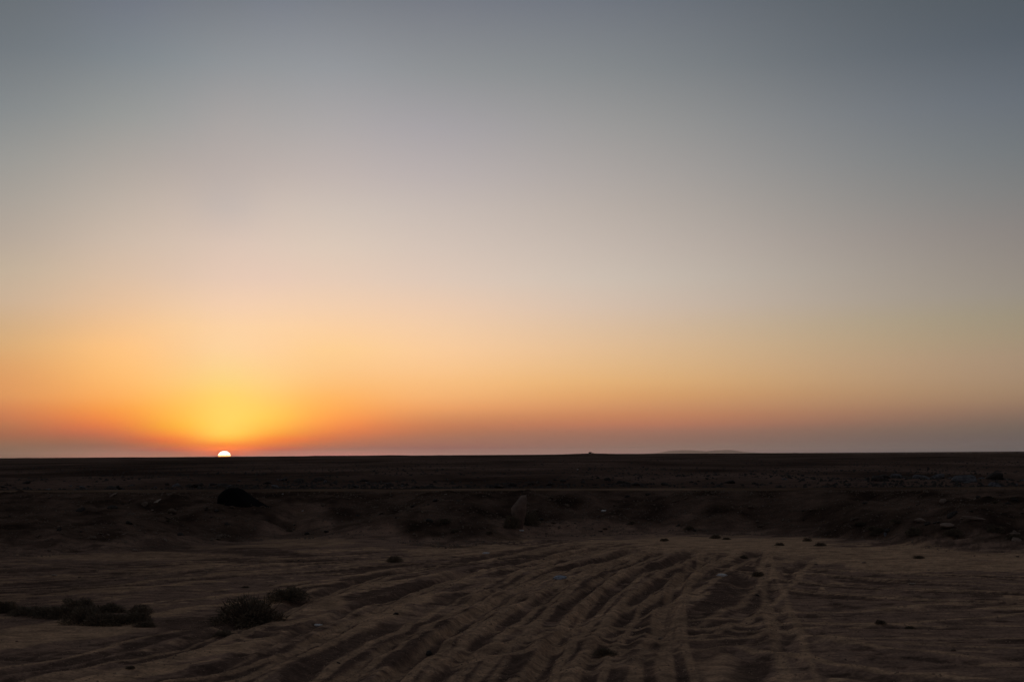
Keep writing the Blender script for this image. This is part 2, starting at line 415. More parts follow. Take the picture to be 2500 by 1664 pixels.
def height(x, y):
    x = np.asarray(x, float); y = np.asarray(y, float)
    T, Rm = toe(x), rim(x)
    u = (y - T)/(Rm - T)
    top = 1.16 + 0.03*fbm(x*0.12, y*0.12, 2, 3)
    bank = top*sstep(-0.06, 1.0, u)**0.9
    # beyond the graded track: rough ground, then a plain rising gently to its edge
    beyond = y - Rm
    plain = np.interp(beyond, [0, 3.6, 5.2, 9, 18, 30, 60, 130, 260, 480, 560, 640, 900, 2000],
                      [0, 0, -.06, .02, .05, .0, .14, .42, .80, 1.17, 1.24, 1.22, 0.3, -1.0])
    z = bank + plain*sstep(0, 1, beyond)
    far = sstep(6, 40, beyond)
    z += far*np.minimum(1.0, (beyond.clip(0)/500)**0.5)*0.22*fbm(x*0.012, y*0.012, 4, 21)*(beyond < 900)
    z += sstep(4.6, 6.0, beyond)*(1-sstep(22, 40, beyond))*0.30*np.clip(fbm(x*0.28, y*0.28, 4, 23), -.2, 1)
    z += 0.16*sstep(200, 450, beyond)*(beyond < 700)*fbm(x*0.09, y*0.02, 4, 25)
    z += 0.42*np.exp(-(((x-33.5)/9)**2 + ((y-560)/40)**2))
    # bank face: lumps and slips
    face = sstep(-0.15, 0.15, u)*(1-sstep(0.8, 0.97, u))
    z += face*(0.30*fbm(x*0.45, y*0.45, 4, 31) + 0.10*fbm(x*1.9, y*1.9, 4, 33, .6))
    # mound in the middle and rubble heap on the right
    z += 0.30*np.exp(-(((x+3.6)/2.2)**2 + ((y-38.3)/1.6)**2))
    z += 0.42*np.exp(-(((x-12.2)/1.9)**2 + ((y-34.8)/2.2)**2)) + 0.30*np.exp(-(((x-15.8)/2.2)**2 + ((y-33.0)/2.4)**2))
    z += 0.2*np.exp(-(((x+15)/3.5)**2 + ((y-36)/2.2)**2))
    # desert floor
    floor = (1-sstep(-0.25, 0.1, u))
    z += floor*0.09*fbm(x*0.13, y*0.16, 3, 51)
    calm = calm_sand(x, y)
    rough = floor*(1-calm)
    near = (y < 60)
    st = np.zeros_like(z)
    ii = near
    st[ii] = (0.060*fbm(x[ii]*0.45 + 0.25*y[ii], y[ii]*1.5, 3, 53) + 0.020*fbm(x[ii]*1.6, y[ii]*4.5, 3, 55))
    z += rough*st*0.7 + floor*calm*0.012*np.sin((y*6.0 + x*1.2 + 3*fbm(x*0.5, y*0.5, 2, 57)))*near
    ch = churn(x, y)
    fs, fw = fan(x, y)
    z += floor*(1-0.7*calm)*fw*0.024*fs
    z += floor*ch*0.032*fbm(x*1.3 + y*.5, y*1.1 - x*.5, 4, 59)
    return z


def blob(x, y, cx, cy, rx, ry, seed=0):
    d = ((x-cx)/rx)**2 + ((y-cy)/ry)**2 + 0.9*fbm(x*0.6, y*0.5, 3, 60+seed)
    return 1 - sstep(0.55, 1.15, d)


def calm_sand(x, y):
    """Smooth patches of clean pale sand."""
    m = blob(x, y, *flat_pt(1640, 1330), 4.8, 3.2, 1)
    m = np.maximum(m, blob(x, y, *flat_pt(2080, 1352), 4.2, 2.3, 2))
    m = np.maximum(m, blob(x, y, *flat_pt(2350, 1378), 2.6, 1.4, 3))
    m = np.maximum(m, blob(x, y, *flat_pt(245, 1535), 1.35, 1.1, 4))
    m = np.maximum(m, blob(x, y, *flat_pt(740, 1470), .8, 1.5, 5))
    m = np.maximum(m, 0.8*blob(x, y, *flat_pt(1180, 1340), 2.4, 1.8, 6))
    m = np.maximum(m, 0.8*blob(x, y, *flat_pt(330, 1358), 2.4, 1.3, 7))
    m = np.maximum(m, 0.7*blob(x, y, *flat_pt(1560, 1600), .5, 1.3, 8))
    m = np.maximum(m, 0.7*blob(x, y, *flat_pt(1720, 1590), .45, 2.0, 9))
    m = np.maximum(m, 0.7*blob(x, y, *flat_pt(740, 1300, .3), 1.6, 1.6, 10))
    return m


def fan(x, y):
    """Drag marks where vehicles swing off the road: streaks spreading from a point behind the sand."""
    dx, dy = x - 4.2, 41.0 - y
    r = np.hypot(dx, dy)
    th = np.arctan2(-dx, np.maximum(dy, .1)) - 0.010*(r - 15)
    st = fbm(th*26, r*0.16 + th*2, 4, 71, 0.62) + 0.6*vnoise(th*70 + .4*vnoise(th*20, r*.9, 79), r*0.9, 75) + .3*vnoise(th*160, r*1.8, 76)
    w = sstep(-.20, -.05, th)*(1-sstep(0.60, 0.95, th + .25*fbm(x*.3, y*.3, 2, 78)))*sstep(3, 6, r)
    return st, w


def churn(x, y):
    m = blob(x, y, *flat_pt(1520, 1400), 3.6, 4.5, 11)
    m = np.maximum(m, blob(x, y, *flat_pt(1780, 1370), 3.2, 2.4, 12))
    return np.maximum(m, 0.8*blob(x, y, *flat_pt(1500, 1500), 2.2, 2.0, 13))


def full_height(x, y, want_lips=False):
    x = np.asarray(x, float); y = np.asarray(y, float)
    z = height(x, y)
    near = np.nonzero(y < 42)[0]
    dist = np.zeros_like(z); lips = np.zeros_like(z)
    if len(near):
        dh, dm, dl = tracks(x[near], y[near])
        fl = 1 - sstep(-0.3, 0.0, (y[near]-toe(x[near]))/(rim(x[near])-toe(x[near])))
        z[near] += dh*fl; dist[near] = dm*fl; lips[near] = dl*fl
    if want_lips:
        return z, dist, lips
    return z, dist


# rows grow with distance; columns fan out with distance
rows = [-60000, -8000, -1500, -300, -60, -15, -3, 2, 5, 7.5, 9.5]
dpx = np.arange(700, 180, -1.35)
rows += list(EYE*FPX/dpx)
r0 = rows[-1]
rows += list(np.arange(r0+.09, 48, .085))
rows += list(48 + (np.linspace(0, 1, 150)**1.5)*42)[1:]
rows += list(np.geomspace(91, 720, 90))
rows += [800, 950, 1200, 1600, 2400, 4000, 8000, 16000, 32000, 60500]
rows = np.array(rows)
u = np.linspace(-1, 1, 1081)
tl = np.array([2e-5, 1e-4, 4e-4, 2e-3, 1e-2, 5e-2, .25, 1.0])
XM = 36000.0
GX = []
for yv in rows:
    w = 3.0 + 0.50*max(yv, 9.0)
    if w > XM*0.9: w = XM*0.9
    inner = u*w
    outer = w + (XM - w)*tl
    GX.append(np.r_[-outer[::-1], inner, outer])
GX = np.array(GX)
GY = np.repeat(rows[:, None], GX.shape[1], 1)
gz, gd, glip = full_height(GX.ravel(), GY.ravel(), True)
inside = (np.abs(GX.ravel()) > 900) | (GY.ravel() > 1500) | (GY.ravel() < -5)
gz = np.where(inside, np.minimum(gz, 0.2), gz)
V = np.c_[GX.ravel(), GY.ravel(), gz]
nr, nc = GX.shape
idx = np.arange(nr*nc).reshape(nr, nc)
F = np.stack([idx[:-1, :-1], idx[:-1, 1:], idx[1:, 1:], idx[1:, :-1]], -1).reshape(-1, 4)
gme = mesh_np('ground', V, F)
# true soil colours: pale wind-blown sand, brown trodden soil, dark gravelly spoil, dark plain
X_, Y_ = V[:, 0], V[:, 1]
Tt, Rr = toe(X_), rim(X_)
uu = (Y_-Tt)/(Rr-Tt)
sand = np.array([.560, .365, .235]); soil = np.array([.315, .208, .155]); dark = np.array([.130, .086, .067])
spoil = np.array([.100, .066, .050]); plainc = np.array([.130, .086, .068]); trackc = np.array([.255, .172, .118])
ns = fbm(X_*0.8, Y_*1.6, 4, 91); nb = fbm(X_*0.35, Y_*0.5, 3, 93); nf = fbm(X_*2.2, Y_*4.0, 3, 95)
fs_, fw_ = fan(X_, Y_)
ng_ = fbm(X_*7.0, Y_*7.0, 3, 110, .7)*(Y_ < 34)
st_ = (ns + .45*vnoise(X_*.9, Y_*5.0, 98))*(1-fw_*.75) + fs_*fw_*1.0
wsand = np.clip(np.maximum(calm_sand(X_, Y_)*0.95, sstep(0.20, 0.44, st_ + 0.35*nb + .35*nf + .15*ng_)*0.97), 0, 1)
wsand = np.maximum(wsand*(1-0.8*gd), sstep(.22, .75, glip)*0.9)
col = soil[None]*(1-wsand[:, None]) + sand[None]*wsand[:, None]
dkblob = np.maximum(blob(X_, Y_, *flat_pt(1640, 1525), .95, 1.6, 21), .8*blob(X_, Y_, *flat_pt(1480, 1390), 1.3, 1.1, 22))
dkblob = np.maximum(dkblob, .8*blob(X_, Y_, *flat_pt(560, 1520), 1.2, 1.2, 23))
dk = np.maximum(sstep(0.0, 0.34, nb*0.7 - st_*0.8 + 0.5*gd + .35*nf - .2*ng_ - .03), dkblob)[:, None]*(1-wsand[:, None]*.8)
col = col*(1-0.85*dk) + dark[None]*0.85*dk
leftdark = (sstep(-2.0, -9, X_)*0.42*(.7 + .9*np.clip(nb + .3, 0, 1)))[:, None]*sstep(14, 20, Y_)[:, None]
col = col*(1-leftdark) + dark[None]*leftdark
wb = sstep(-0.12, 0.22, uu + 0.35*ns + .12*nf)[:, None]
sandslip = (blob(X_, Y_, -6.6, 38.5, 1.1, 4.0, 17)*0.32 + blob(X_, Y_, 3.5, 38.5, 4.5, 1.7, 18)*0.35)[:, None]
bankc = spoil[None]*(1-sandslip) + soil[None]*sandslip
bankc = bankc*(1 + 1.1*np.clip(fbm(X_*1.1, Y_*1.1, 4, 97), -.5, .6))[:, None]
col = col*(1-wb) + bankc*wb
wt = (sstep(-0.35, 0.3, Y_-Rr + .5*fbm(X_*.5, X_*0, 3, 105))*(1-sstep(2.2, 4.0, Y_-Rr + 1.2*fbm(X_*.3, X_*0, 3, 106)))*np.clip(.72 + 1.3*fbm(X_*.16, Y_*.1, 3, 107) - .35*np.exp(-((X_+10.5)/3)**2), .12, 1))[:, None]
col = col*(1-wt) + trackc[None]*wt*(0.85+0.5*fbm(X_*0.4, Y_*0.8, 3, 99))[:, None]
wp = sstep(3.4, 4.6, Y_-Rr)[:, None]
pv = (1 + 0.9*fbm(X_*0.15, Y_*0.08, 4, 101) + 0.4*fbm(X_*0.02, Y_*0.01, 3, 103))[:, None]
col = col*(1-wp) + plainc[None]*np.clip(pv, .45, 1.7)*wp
col = np.clip(col*(1 + .28*ng_[:, None]), 0.02, 0.62)
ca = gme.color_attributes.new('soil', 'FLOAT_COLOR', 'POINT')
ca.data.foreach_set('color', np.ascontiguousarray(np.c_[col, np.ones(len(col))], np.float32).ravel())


def new_mat(name, rough=0.95):
    m = bpy.data.materials.new(name); m.use_nodes = True
    b = m.node_tree.nodes['Principled BSDF']
    b.inputs['Roughness'].default_value = rough
    b.inputs['Specular IOR Level'].default_value = 0.12
    return m, m.node_tree, b


def noise(nt, scale, detail=4, coord='Object', vscale=None):
    tcn = nt.nodes.new('ShaderNodeTexCoord')
    n = nt.nodes.new('ShaderNodeTexNoise')
    n.inputs['Scale'].default_value = scale; n.inputs['Detail'].default_value = detail
    src = tcn.outputs[coord]
    if vscale:
        mp = nt.nodes.new('ShaderNodeMapping'); mp.inputs['Scale'].default_value = vscale
        nt.links.new(src, mp.inputs[0]); src = mp.outputs[0]
    nt.links.new(src, n.inputs['Vector'])
    return n.outputs['Fac']


def ramp(nt, src, stops):
    r = nt.nodes.new('ShaderNodeValToRGB')
    while len(r.color_ramp.elements) < len(stops):
        r.color_ramp.elements.new(1)
    for e, (p_, c_) in zip(r.color_ramp.elements, stops):
        e.position = p_; e.color = (*c_, 1) if len(c_) == 3 else c_
    nt.links.new(src, r.inputs[0])
    return r.outputs[0]


def mul(nt, a, b):
    n = nt.nodes.new('ShaderNodeMix'); n.data_type = 'RGBA'; n.blend_type = 'MULTIPLY'; n.inputs[0].default_value = 1
    nt.links.new(a, n.inputs[6]); nt.links.new(b, n.inputs[7])
    return n.outputs[2]


def bump(nt, b, src, strength, dist):
    n = nt.nodes.new('ShaderNodeBump'); n.inputs['Strength'].default_value = strength; n.inputs['Distance'].default_value = dist
    nt.links.new(src, n.inputs['Height'])
    nt.links.new(n.outputs[0], b.inputs['Normal'])


gm, gnt, gb = new_mat('desert_soil', 1.0)
at_ = gnt.nodes.new('ShaderNodeAttribute'); at_.attribute_name = 'soil'
n1 = noise(gnt, 3.0, 6, vscale=(0.6, 1.6, 1)); n2 = noise(gnt, 26.0, 3)
c1 = mul(gnt, at_.outputs['Color'], ramp(gnt, n1, [(.25, (.55, .56, .58)), (.5, (1, 1, 1)), (.75, (1.3, 1.25, 1.2))]))
c1 = mul(gnt, c1, ramp(gnt, n2, [(.3, (.72, .72, .74)), (.55, (1.05, 1.04, 1.02)), (.75, (1.35, 1.3, 1.25))]))
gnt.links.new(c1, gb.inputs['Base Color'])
gb.inputs['Specular IOR Level'].default_value = 0.0
n3 = noise(gnt, 9.0, 8)
bump(gnt, gb, n3, 0.6, 0.035)
gme.materials.append(gm)
ground = bpy.data.objects.new('ground', gme); C.objects.link(ground)
tag(ground, kind='structure')

# ------------------------------------------------------------------ hills far away
hx = np.linspace(4500, 12500, 161); hy = np.linspace(56000, 60000, 33)
prof_px = np.array([1560, 1592, 1612, 1628, 1645, 1668, 1690, 1705, 1720, 1730, 1748, 1756, 1768, 1780, 1795, 1812, 1850])
prof_h = np.array([0, .6, 3.0, 6.3, 7.8, 8.2, 7.4, 6.0, 4.2, 5.6, 7.6, 7.0, 8.2, 7.4, 5.2, 2.6, 0.])*58000/FPX
XX, YY = np.meshgrid(hx, hy)
ppx = 1250 + FPX*XX/58000
hh = np.interp(ppx, prof_px, prof_h + 0.0)
ex = 1 - ((YY-58000)/2000)**2
ZZ = 6 + hh*np.clip(ex, 0, 1)**1.2*(1 + 0.10*fbm(XX/400, YY/400, 4, 7)*(np.abs(YY-58000) > 100)) + 4*fbm(XX/150, YY/150, 3, 8)*(hh > 5)
ZZ[0] = ZZ[-1] = -0.5; ZZ[:, 0] = ZZ[:, -1] = -0.5
hi = np.arange(XX.size).reshape(XX.shape)
HF = np.stack([hi[:-1, :-1], hi[:-1, 1:], hi[1:, 1:], hi[1:, :-1]], -1).reshape(-1, 4)
hm, hnt, hb = new_mat('hill_rock', 1.0)
hn = noise(hnt, 0.004, 5)
hnt.links.new(ramp(hnt, hn, [(.3, (.05, .04, .036)), (.7, (.10, .08, .065))]), hb.inputs['Base Color'])
tag(obj('hills', mesh_np('hills', np.c_[XX.ravel(), YY.ravel(), ZZ.ravel()], HF), hm), kind='structure')

# ------------------------------------------------------------------ the sun itself, beyond the air
SD = 74000.0
bm = bmesh.new()
bmesh.ops.create_uvsphere(bm, u_segments=64, v_segments=48, radius=1.0)
sme = bpy.data.meshes.new('sun'); bm.to_mesh(sme); bm.free()
sm = bpy.data.materials.new('sun_fire'); sm.use_nodes = True
snt = sm.node_tree; snt.nodes.clear()
em = snt.nodes.new('ShaderNodeEmission'); so = snt.nodes.new('ShaderNodeOutputMaterial')
stc = snt.nodes.new('ShaderNodeTexCoord'); ssp = snt.nodes.new('ShaderNodeSeparateXYZ')
snt.links.new(stc.outputs['Object'], ssp.inputs[0])
mr = snt.nodes.new('ShaderNodeMapRange'); mr.inputs['From Min'].default_value = -0.38; mr.inputs['From Max'].default_value = 0.66
snt.links.new(ssp.outputs['Z'], mr.inputs['Value'])
sr = ramp(snt, mr.outputs[0], [(0, (.45, .05, .01)), (.16, (.75, .18, .04)), (.30, (1.0, .48, .12)), (.52, (1, .86, .50)), (.85, (1, 1, .90))])
snt.links.new(sr, em.inputs['Color'])
em.inputs['Strength'].default_value = 6.5
snt.links.new(em.outputs[0], so.inputs['Surface'])
sun = obj('sun', sme, sm)
v = ray(547.5, 1111.5)
sun.location = (v[0]/v[1]*SD, SD, EYE + v[2]/v[1]*SD)
rs = 14.3/FPX*SD*math.hypot(1, v[0]/v[1])
sun.scale = (rs, rs, rs*0.74)
tag(sun, 'white half-set sun, flattened and sinking behind the flat horizon on the left', 'sun')

# ------------------------------------------------------------------ haze
bm = bmesh.new()
bmesh.ops.create_cube(bm, size=1.0)
hz = bpy.data.meshes.new('haze'); bm.to_mesh(hz); bm.free()
haze = bpy.data.objects.new('haze', hz); C.objects.link(haze)
x0, x1, y0, y1, z0_, z1_ = -36500, 36500, -60500, 61500, -3.0, 240.0
haze.location = ((x0+x1)/2, (y0+y1)/2, (z0_+z1_)/2); haze.scale = (x1-x0, y1-y0, z1_-z0_)
zm = bpy.data.materials.new('dusty_air'); zm.use_nodes = True
znt = zm.node_tree; znt.nodes.clear()
pv_ = znt.nodes.new('ShaderNodeVolumePrincipled'); zo = znt.nodes.new('ShaderNodeOutputMaterial')
pv_.inputs['Color'].default_value = (.96, .95, .94, 1)
pv_.inputs['Density'].default_value = 2.1e-5
pv_.inputs['Anisotropy'].default_value = 0.6
znt.links.new(pv_.outputs[0], zo.inputs['Volume'])
hz.materials.append(zm)
tag(haze, kind='stuff')

# ================================================================== things lying and growing on the ground
def ground_at(px, py, base=False):
    """Point where the line of sight through a photograph pixel meets the ground."""
    v = ray(px, py)
    yy = np.geomspace(9, 700, 5000)
    t = yy/v[1]
    xx = v[0]*t; zz = EYE + v[2]*t
    h = height(xx, yy)
    hit = np.nonzero(zz <= h)[0]
    k = hit[0] if len(hit) else len(yy)-1
    return float(xx[k]), float(yy[k]), float(h[k])


def gz_at(x, y):
    return full_height(np.array(x, float).ravel(), np.array(y, float).ravel())[0]


def rock_mesh(name, sub, seed, sx, sy, sz, rough=0.22, flat=False):
    bm = bmesh.new()
    bmesh.ops.create_icosphere(bm, subdivisions=sub, radius=0.5)
    r = random.Random(seed)
    planes = [(Vector((r.uniform(-1, 1), r.uniform(-1, 1), r.uniform(-1, 1))).normalized(), r.uniform(.30, .44)) for _ in range(7)]
    P = np.array([v.co[:] for v in bm.verts])
    n_ = fbm(P[:, 0]*2.3 + seed*3.1, P[:, 1]*2.3 + P[:, 2]*1.7, 3, seed)
    for v, q_ in zip(bm.verts, n_):
        c = v.co*(1 + rough*2*float(q_))
        for n, d in planes:
            k = c.dot(n) - d
            if k > 0:
                c -= n*k
        v.co = Vector((c.x*sx, c.y*sy, c.z*sz))
    me = bpy.data.meshes.new(name)
    bm.to_mesh(me); bm.free()
    if not flat:
        me.polygons.foreach_set('use_smooth', np.ones(len(me.polygons), bool))
    return me


def stone_mat(name, c0, c1, sc=6.0, rough=0.95):
    m, nt, b = new_mat(name, rough)
    n_ = noise(nt, sc, 5)
    nt.links.new(ramp(nt, n_, [(.3, c0), (.7, c1)]), b.inputs['Base Color'])
    n2_ = noise(nt, sc*5, 3)
    bump(nt, b, n2_, 0.5, 0.02)
    return m


M_brown = stone_mat('brown_stone', (.10, .072, .055), (.22, .165, .125))
M_dark = stone_mat('dark_stone', (.030, .026, .024), (.085, .072, .064))
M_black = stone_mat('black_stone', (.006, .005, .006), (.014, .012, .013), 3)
M_pale = stone_mat('pale_stone', (.30, .25, .20), (.52, .44, .36), 4)
M_tan = stone_mat('tan_stone', (.20, .15, .12), (.33, .25, .20), 4)
M_stand = stone_mat('weathered_stone', (.13, .092, .075), (.29, .215, .175), 5)
M_grey = stone_mat('grey_blue_stone', (.06, .06, .065), (.20, .20, .21), 5)
M_white, _nt, _b = new_mat('white_plastic', 0.5)
_n = noise(_nt, 8, 3)
_nt.links.new(ramp(_nt, _n, [(.3, (.62, .62, .62)), (.7, (.85, .85, .84))]), _b.inputs['Base Color'])
M_blue, _nt, _b = new_mat('bluish_plastic', 0.4)
_n = noise(_nt, 8, 3)
_nt.links.new(ramp(_nt, _n, [(.3, (.28, .34, .42)), (.7, (.45, .50, .56))]), _b.inputs['Base Color'])
M_leaf, _nt, _b = new_mat('dry_leaf', 0.9)
_n = noise(_nt, 5, 3)
_nt.links.new(ramp(_nt, _n, [(.3, (.10, .082, .058)), (.7, (.25, .200, .140))]), _b.inputs['Base Color'])
M_stem, _nt, _b = new_mat('dry_stem', 0.9)
_n = noise(_nt, 12, 3)
_nt.links.new(ramp(_nt, _n, [(.3, (.10, .072, .050)), (.7, (.22, .165, .115))]), _b.inputs['Base Color'])


def place(o, px, py, w_px=None, sink=0.12, rz=None, size=None, zs=1.0):
    """Rest a unit-sized thing on the ground at a photograph pixel; w_px is its width there."""
    x, y, z = ground_at(px, py)
    z = float(gz_at([x], [y])[0])
    sc = size if size else w_px/FPX*y
    o.location = (x, y, z - sink*sc)
    o.scale = (sc, sc, sc*zs)
    o.rotation_euler[2] = rz if rz is not None else random.uniform(0, 6.28)
    return o


# ---- single notable stones
me = rock_mesh('black_boulder', 4, 5, 1.0, 0.62, 0.60, 0.16)
for v in me.vertices:                                   # high shoulder on the left, long low tail on the right
    x_ = v.co.x
    v.co.z = v.co.z*(1.0 + 0.35*math.exp(-((x_+0.22)/0.2)**2) - 0.35*max(0, x_-0.1)) - 0.25*max(0, x_+0.05)*0.8
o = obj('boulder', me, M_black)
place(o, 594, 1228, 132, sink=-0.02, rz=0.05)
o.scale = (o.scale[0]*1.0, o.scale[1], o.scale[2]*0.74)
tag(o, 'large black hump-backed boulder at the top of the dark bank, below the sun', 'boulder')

bm = bmesh.new()
prof = [(-.20, .0, .24), (-.19, .25, .26), (-.24, .45, .34), (-.26, .62, .44), (-.13, .78, .42), (-.02, .92, .32), (.04, 1.0, .2)]
right = [.06, .12, .17, .20, .21, .21, .17]
ringv = []
for (xl, z_, dpt), xr in zip(prof, right):
    cx, rx = (xl+xr)/2, (xr-xl)/2
    ring = []
    for k in range(14):
        a = k/14*2*math.pi
        jit = 1 + 0.10*math.sin(3*a + z_*7) + 0.05*math.sin(5*a + z_*13)
        ring.append(bm.verts.new((cx + rx*jit*math.copysign(abs(math.cos(a))**.8, math.cos(a)), dpt*.5*jit*math.sin(a), z_)))
    ringv.append(ring)
for A, B in zip(ringv[:-1], ringv[1:]):
    for k in range(14):
        bm.faces.new((A[k], A[(k+1) % 14], B[(k+1) % 14], B[k]))
bm.faces.new(ringv[-1]); bm.faces.new(ringv[0][::-1])
me = bpy.data.meshes.new('standing_stone'); bm.to_mesh(me); bm.free()
me.polygons.foreach_set('use_smooth', np.ones(len(me.polygons), bool))
o = obj('standing_stone', me, M_stand)
place(o, 1270, 1289, sink=0.04, rz=0.1, size=1.0)
tag(o, 'upright tan stone slab, wider at its top, standing in a dark bush on the bank', 'stone')


def slab(name, px, py, w_px, rz, tilt, mat, seed, label, sy=.45, sz=.16, cat='stone'):
    o = obj(name, rock_mesh(name, 3, seed, 1.0, sy, sz, 0.10), mat)
    place(o, px, py, w_px, sink=-0.02, rz=rz)
    o.rotation_euler[1] = tilt
    return tag(o, label, cat)


slab('flat_stone', 273, 1211, 27, .9, -0.45, M_tan, 31, 'slim pale slab high on the bank, further left of the two leaning slabs', .3, .16)
slab('flat_stone', 383, 1225, 30, .9, -0.42, M_pale, 32, 'pale pointed slab leaning on the bank left of the black boulder', .34, .18)
slab('flat_stone', 2381, 1267, 70, .1, 0.16, M_tan, 33, 'long flat pale slab lying on the dark rubble heap at the far right', .4, .14)
slab('flat_stone', 300, 1305, 20, .8, -0.3, M_tan, 34, 'small pale stone low on the rubble slope under the two leaning slabs', .4, .2)
slab('flat_stone', 2162, 1305, 26, 1.3, -0.5, M_grey, 35, 'narrow grey slab slanting down the near edge of the right rubble heap', .35, .2)

# ---- litter
def scrap_mesh(name, seed):
    bm = bmesh.new()
    bmesh.ops.create_icosphere(bm, subdivisions=3, radius=.5)
    P = np.array([v.co[:] for v in bm.verts])
    a = fbm(P[:, 0]*3+seed, P[:, 1]*3+P[:, 2], 3, seed); b_ = fbm(P[:, 1]*4, P[:, 2]*4+seed, 3, seed+9)
    for v, p_, q_ in zip(bm.verts, a, b_):
        c = v.co*(1 + .6*float(p_))
        v.co = Vector((c.x, c.y*.55 + .08*float(q_), c.z*.34 + .05*float(q_)))
    me = bpy.data.meshes.new(name); bm.to_mesh(me); bm.free()
    return me


LIT = [(1764, 1409, 26, M_white, 'crumpled white plastic bag on the churned sand right of centre', 'plastic_bag', 'plastic bag'),
       (1367, 1413, 30, M_blue, 'bluish crumpled plastic bag among the tyre tracks in the centre', 'plastic_bag', 'plastic bag'),
       (1187, 1352, 17, M_white, 'thin white scrap at the far end of the tyre tracks, below the standing stone', 'paper_scrap', 'paper scrap'),
       (778, 1520, 20, M_white, 'flat white scrap on the trodden ground right of the big dark bush', 'paper_scrap', 'paper scrap'),
       (1475, 1249, 14, M_white, 'white scrap on the dark bank right of the standing stone', 'paper_scrap', 'paper scrap'),
       (1273, 1296, 11, M_white, 'small white scrap at the foot of the standing stone', 'paper_scrap', 'paper scrap'),
       (690, 1206, 4.5, M_white, 'tiny white scrap on the bank just right of the black boulder', 'paper_scrap', 'paper scrap'),
       (739, 1248, 6, M_white, 'tiny white speck of litter halfway down the bank, left of the sand slip', 'paper_scrap', 'paper scrap'),
       (1410, 1146, 4.0, M_white, 'lone tiny white object far out on the dark plain', 'paper_scrap', 'paper scrap'),
       (133, 1405, 15, M_pale, 'small pale stone on the trodden ground at the far left', 'stone', 'stone'),
       (2228, 1427, 20, M_pale, 'thin pale stone flush with the ground in the streaked area at right', 'stone', 'stone'),
       (1088, 1207, 9, M_pale, 'small pale stone near the top of the bank between boulder and standing stone', 'stone', 'stone')]
for i, (px, py, w, m, lab, nm, cat) in enumerate(LIT):
    o = obj(nm, scrap_mesh(nm, 3+i) if cat != 'stone' else rock_mesh(nm, 2, 60+i, 1, .6, .3), m)
    place(o, px, py, w, sink=-0.08, rz=random.uniform(-.3, .3))
    tag(o, lab, cat)

# ---- structure on the horizon: a low hut with a side wall and a pole
hx_, hy_, hz_ = 33.9, 560.0, 0.0
hz_ = float(gz_at([hx_], [hy_])[0])
hut = bpy.data.objects.new('hut', None); C.objects.link(hut); hut.location = (hx_, hy_, hz_ - 0.1); hut.scale = (.8, .8, .62)
tag(hut, 'tiny dark hut with a pole on the low rise of the horizon', 'hut')


def box_mesh(name, x0, x1, y0, y1, z0, z1, tx=0.0):
    bm = bmesh.new()
    vs_ = [bm.verts.new(p) for p in ((x0, y0, z0), (x1, y0, z0), (x1, y1, z0), (x0, y1, z0),
                                     (x0+tx, y0+tx, z1), (x1-tx, y0+tx, z1), (x1-tx, y1-tx, z1), (x0+tx, y1-tx, z1))]
    for f in ((0, 3, 2, 1), (4, 5, 6, 7), (0, 1, 5, 4), (1, 2, 6, 5), (2, 3, 7, 6), (3, 0, 4, 7)):
        bm.faces.new([vs_[k] for k in f])
    bmesh.ops.bevel(bm, geom=bm.edges[:], offset=0.03, segments=1, affect='EDGES')
    me = bpy.data.meshes.new(name); bm.to_mesh(me); bm.free()
    return me


obj('wall', box_mesh('wall', -.95, .65, 0, 1.6, 0, .95, .06), M_dark, hut)
obj('roof', box_mesh('roof', -1.1, .8, -.15, 1.75, .952, 1.12), M_dark, hut)
obj('low_wall', box_mesh('low_wall', .82, 1.7, .2, .5, 0, .55, .04), M_dark, hut)
obj('pole', box_mesh('pole', -.32, -.20, .5, .62, 1.122, 1.85, .0), M_dark, hut)
obj('pole', box_mesh('pole', .30, .40, .5, .60, 1.122, 1.5, .0), M_dark, hut)


# ---- shrubs
def leaf_cloud(n, seed, flat=.6, leaf=.05, holes=.35):
    r = np.random.default_rng(seed)
    d = r.normal(size=(n*3, 3)); d[:, 2] = np.abs(d[:, 2]) + .05
    d /= np.linalg.norm(d, axis=1)[:, None]
    lump = fbm(d[:, 0]*2.2 + seed, d[:, 1]*2.2 + d[:, 2]*1.4, 3, seed)
    keep = lump > -holes*r.random(len(d))
    d, lump = d[keep][:n], lump[keep][:n]
    rad = (.5*(1 + .5*lump))*r.random(len(d))**.38
    P = d*rad[:, None]*np.array([1, 1, 2*flat])
    a = r.normal(size=P.shape); a /= np.linalg.norm(a, axis=1)[:, None]
    a = a*.6 + d*.7
    b_ = np.cross(a, r.normal(size=P.shape)); b_ /= np.linalg.norm(b_, axis=1)[:, None] + 1e-9
    L = leaf*(.6 + r.random(len(P)))[:, None]
    v0 = P - b_*L*.16; v1 = P + b_*L*.16; v2 = P + a*L
    V_ = np.stack([v0, v1, v2], 1).reshape(-1, 3)
    V_[:, 2] = np.maximum(V_[:, 2], .0)
    return V_, np.arange(len(V_)).reshape(-1, 3)


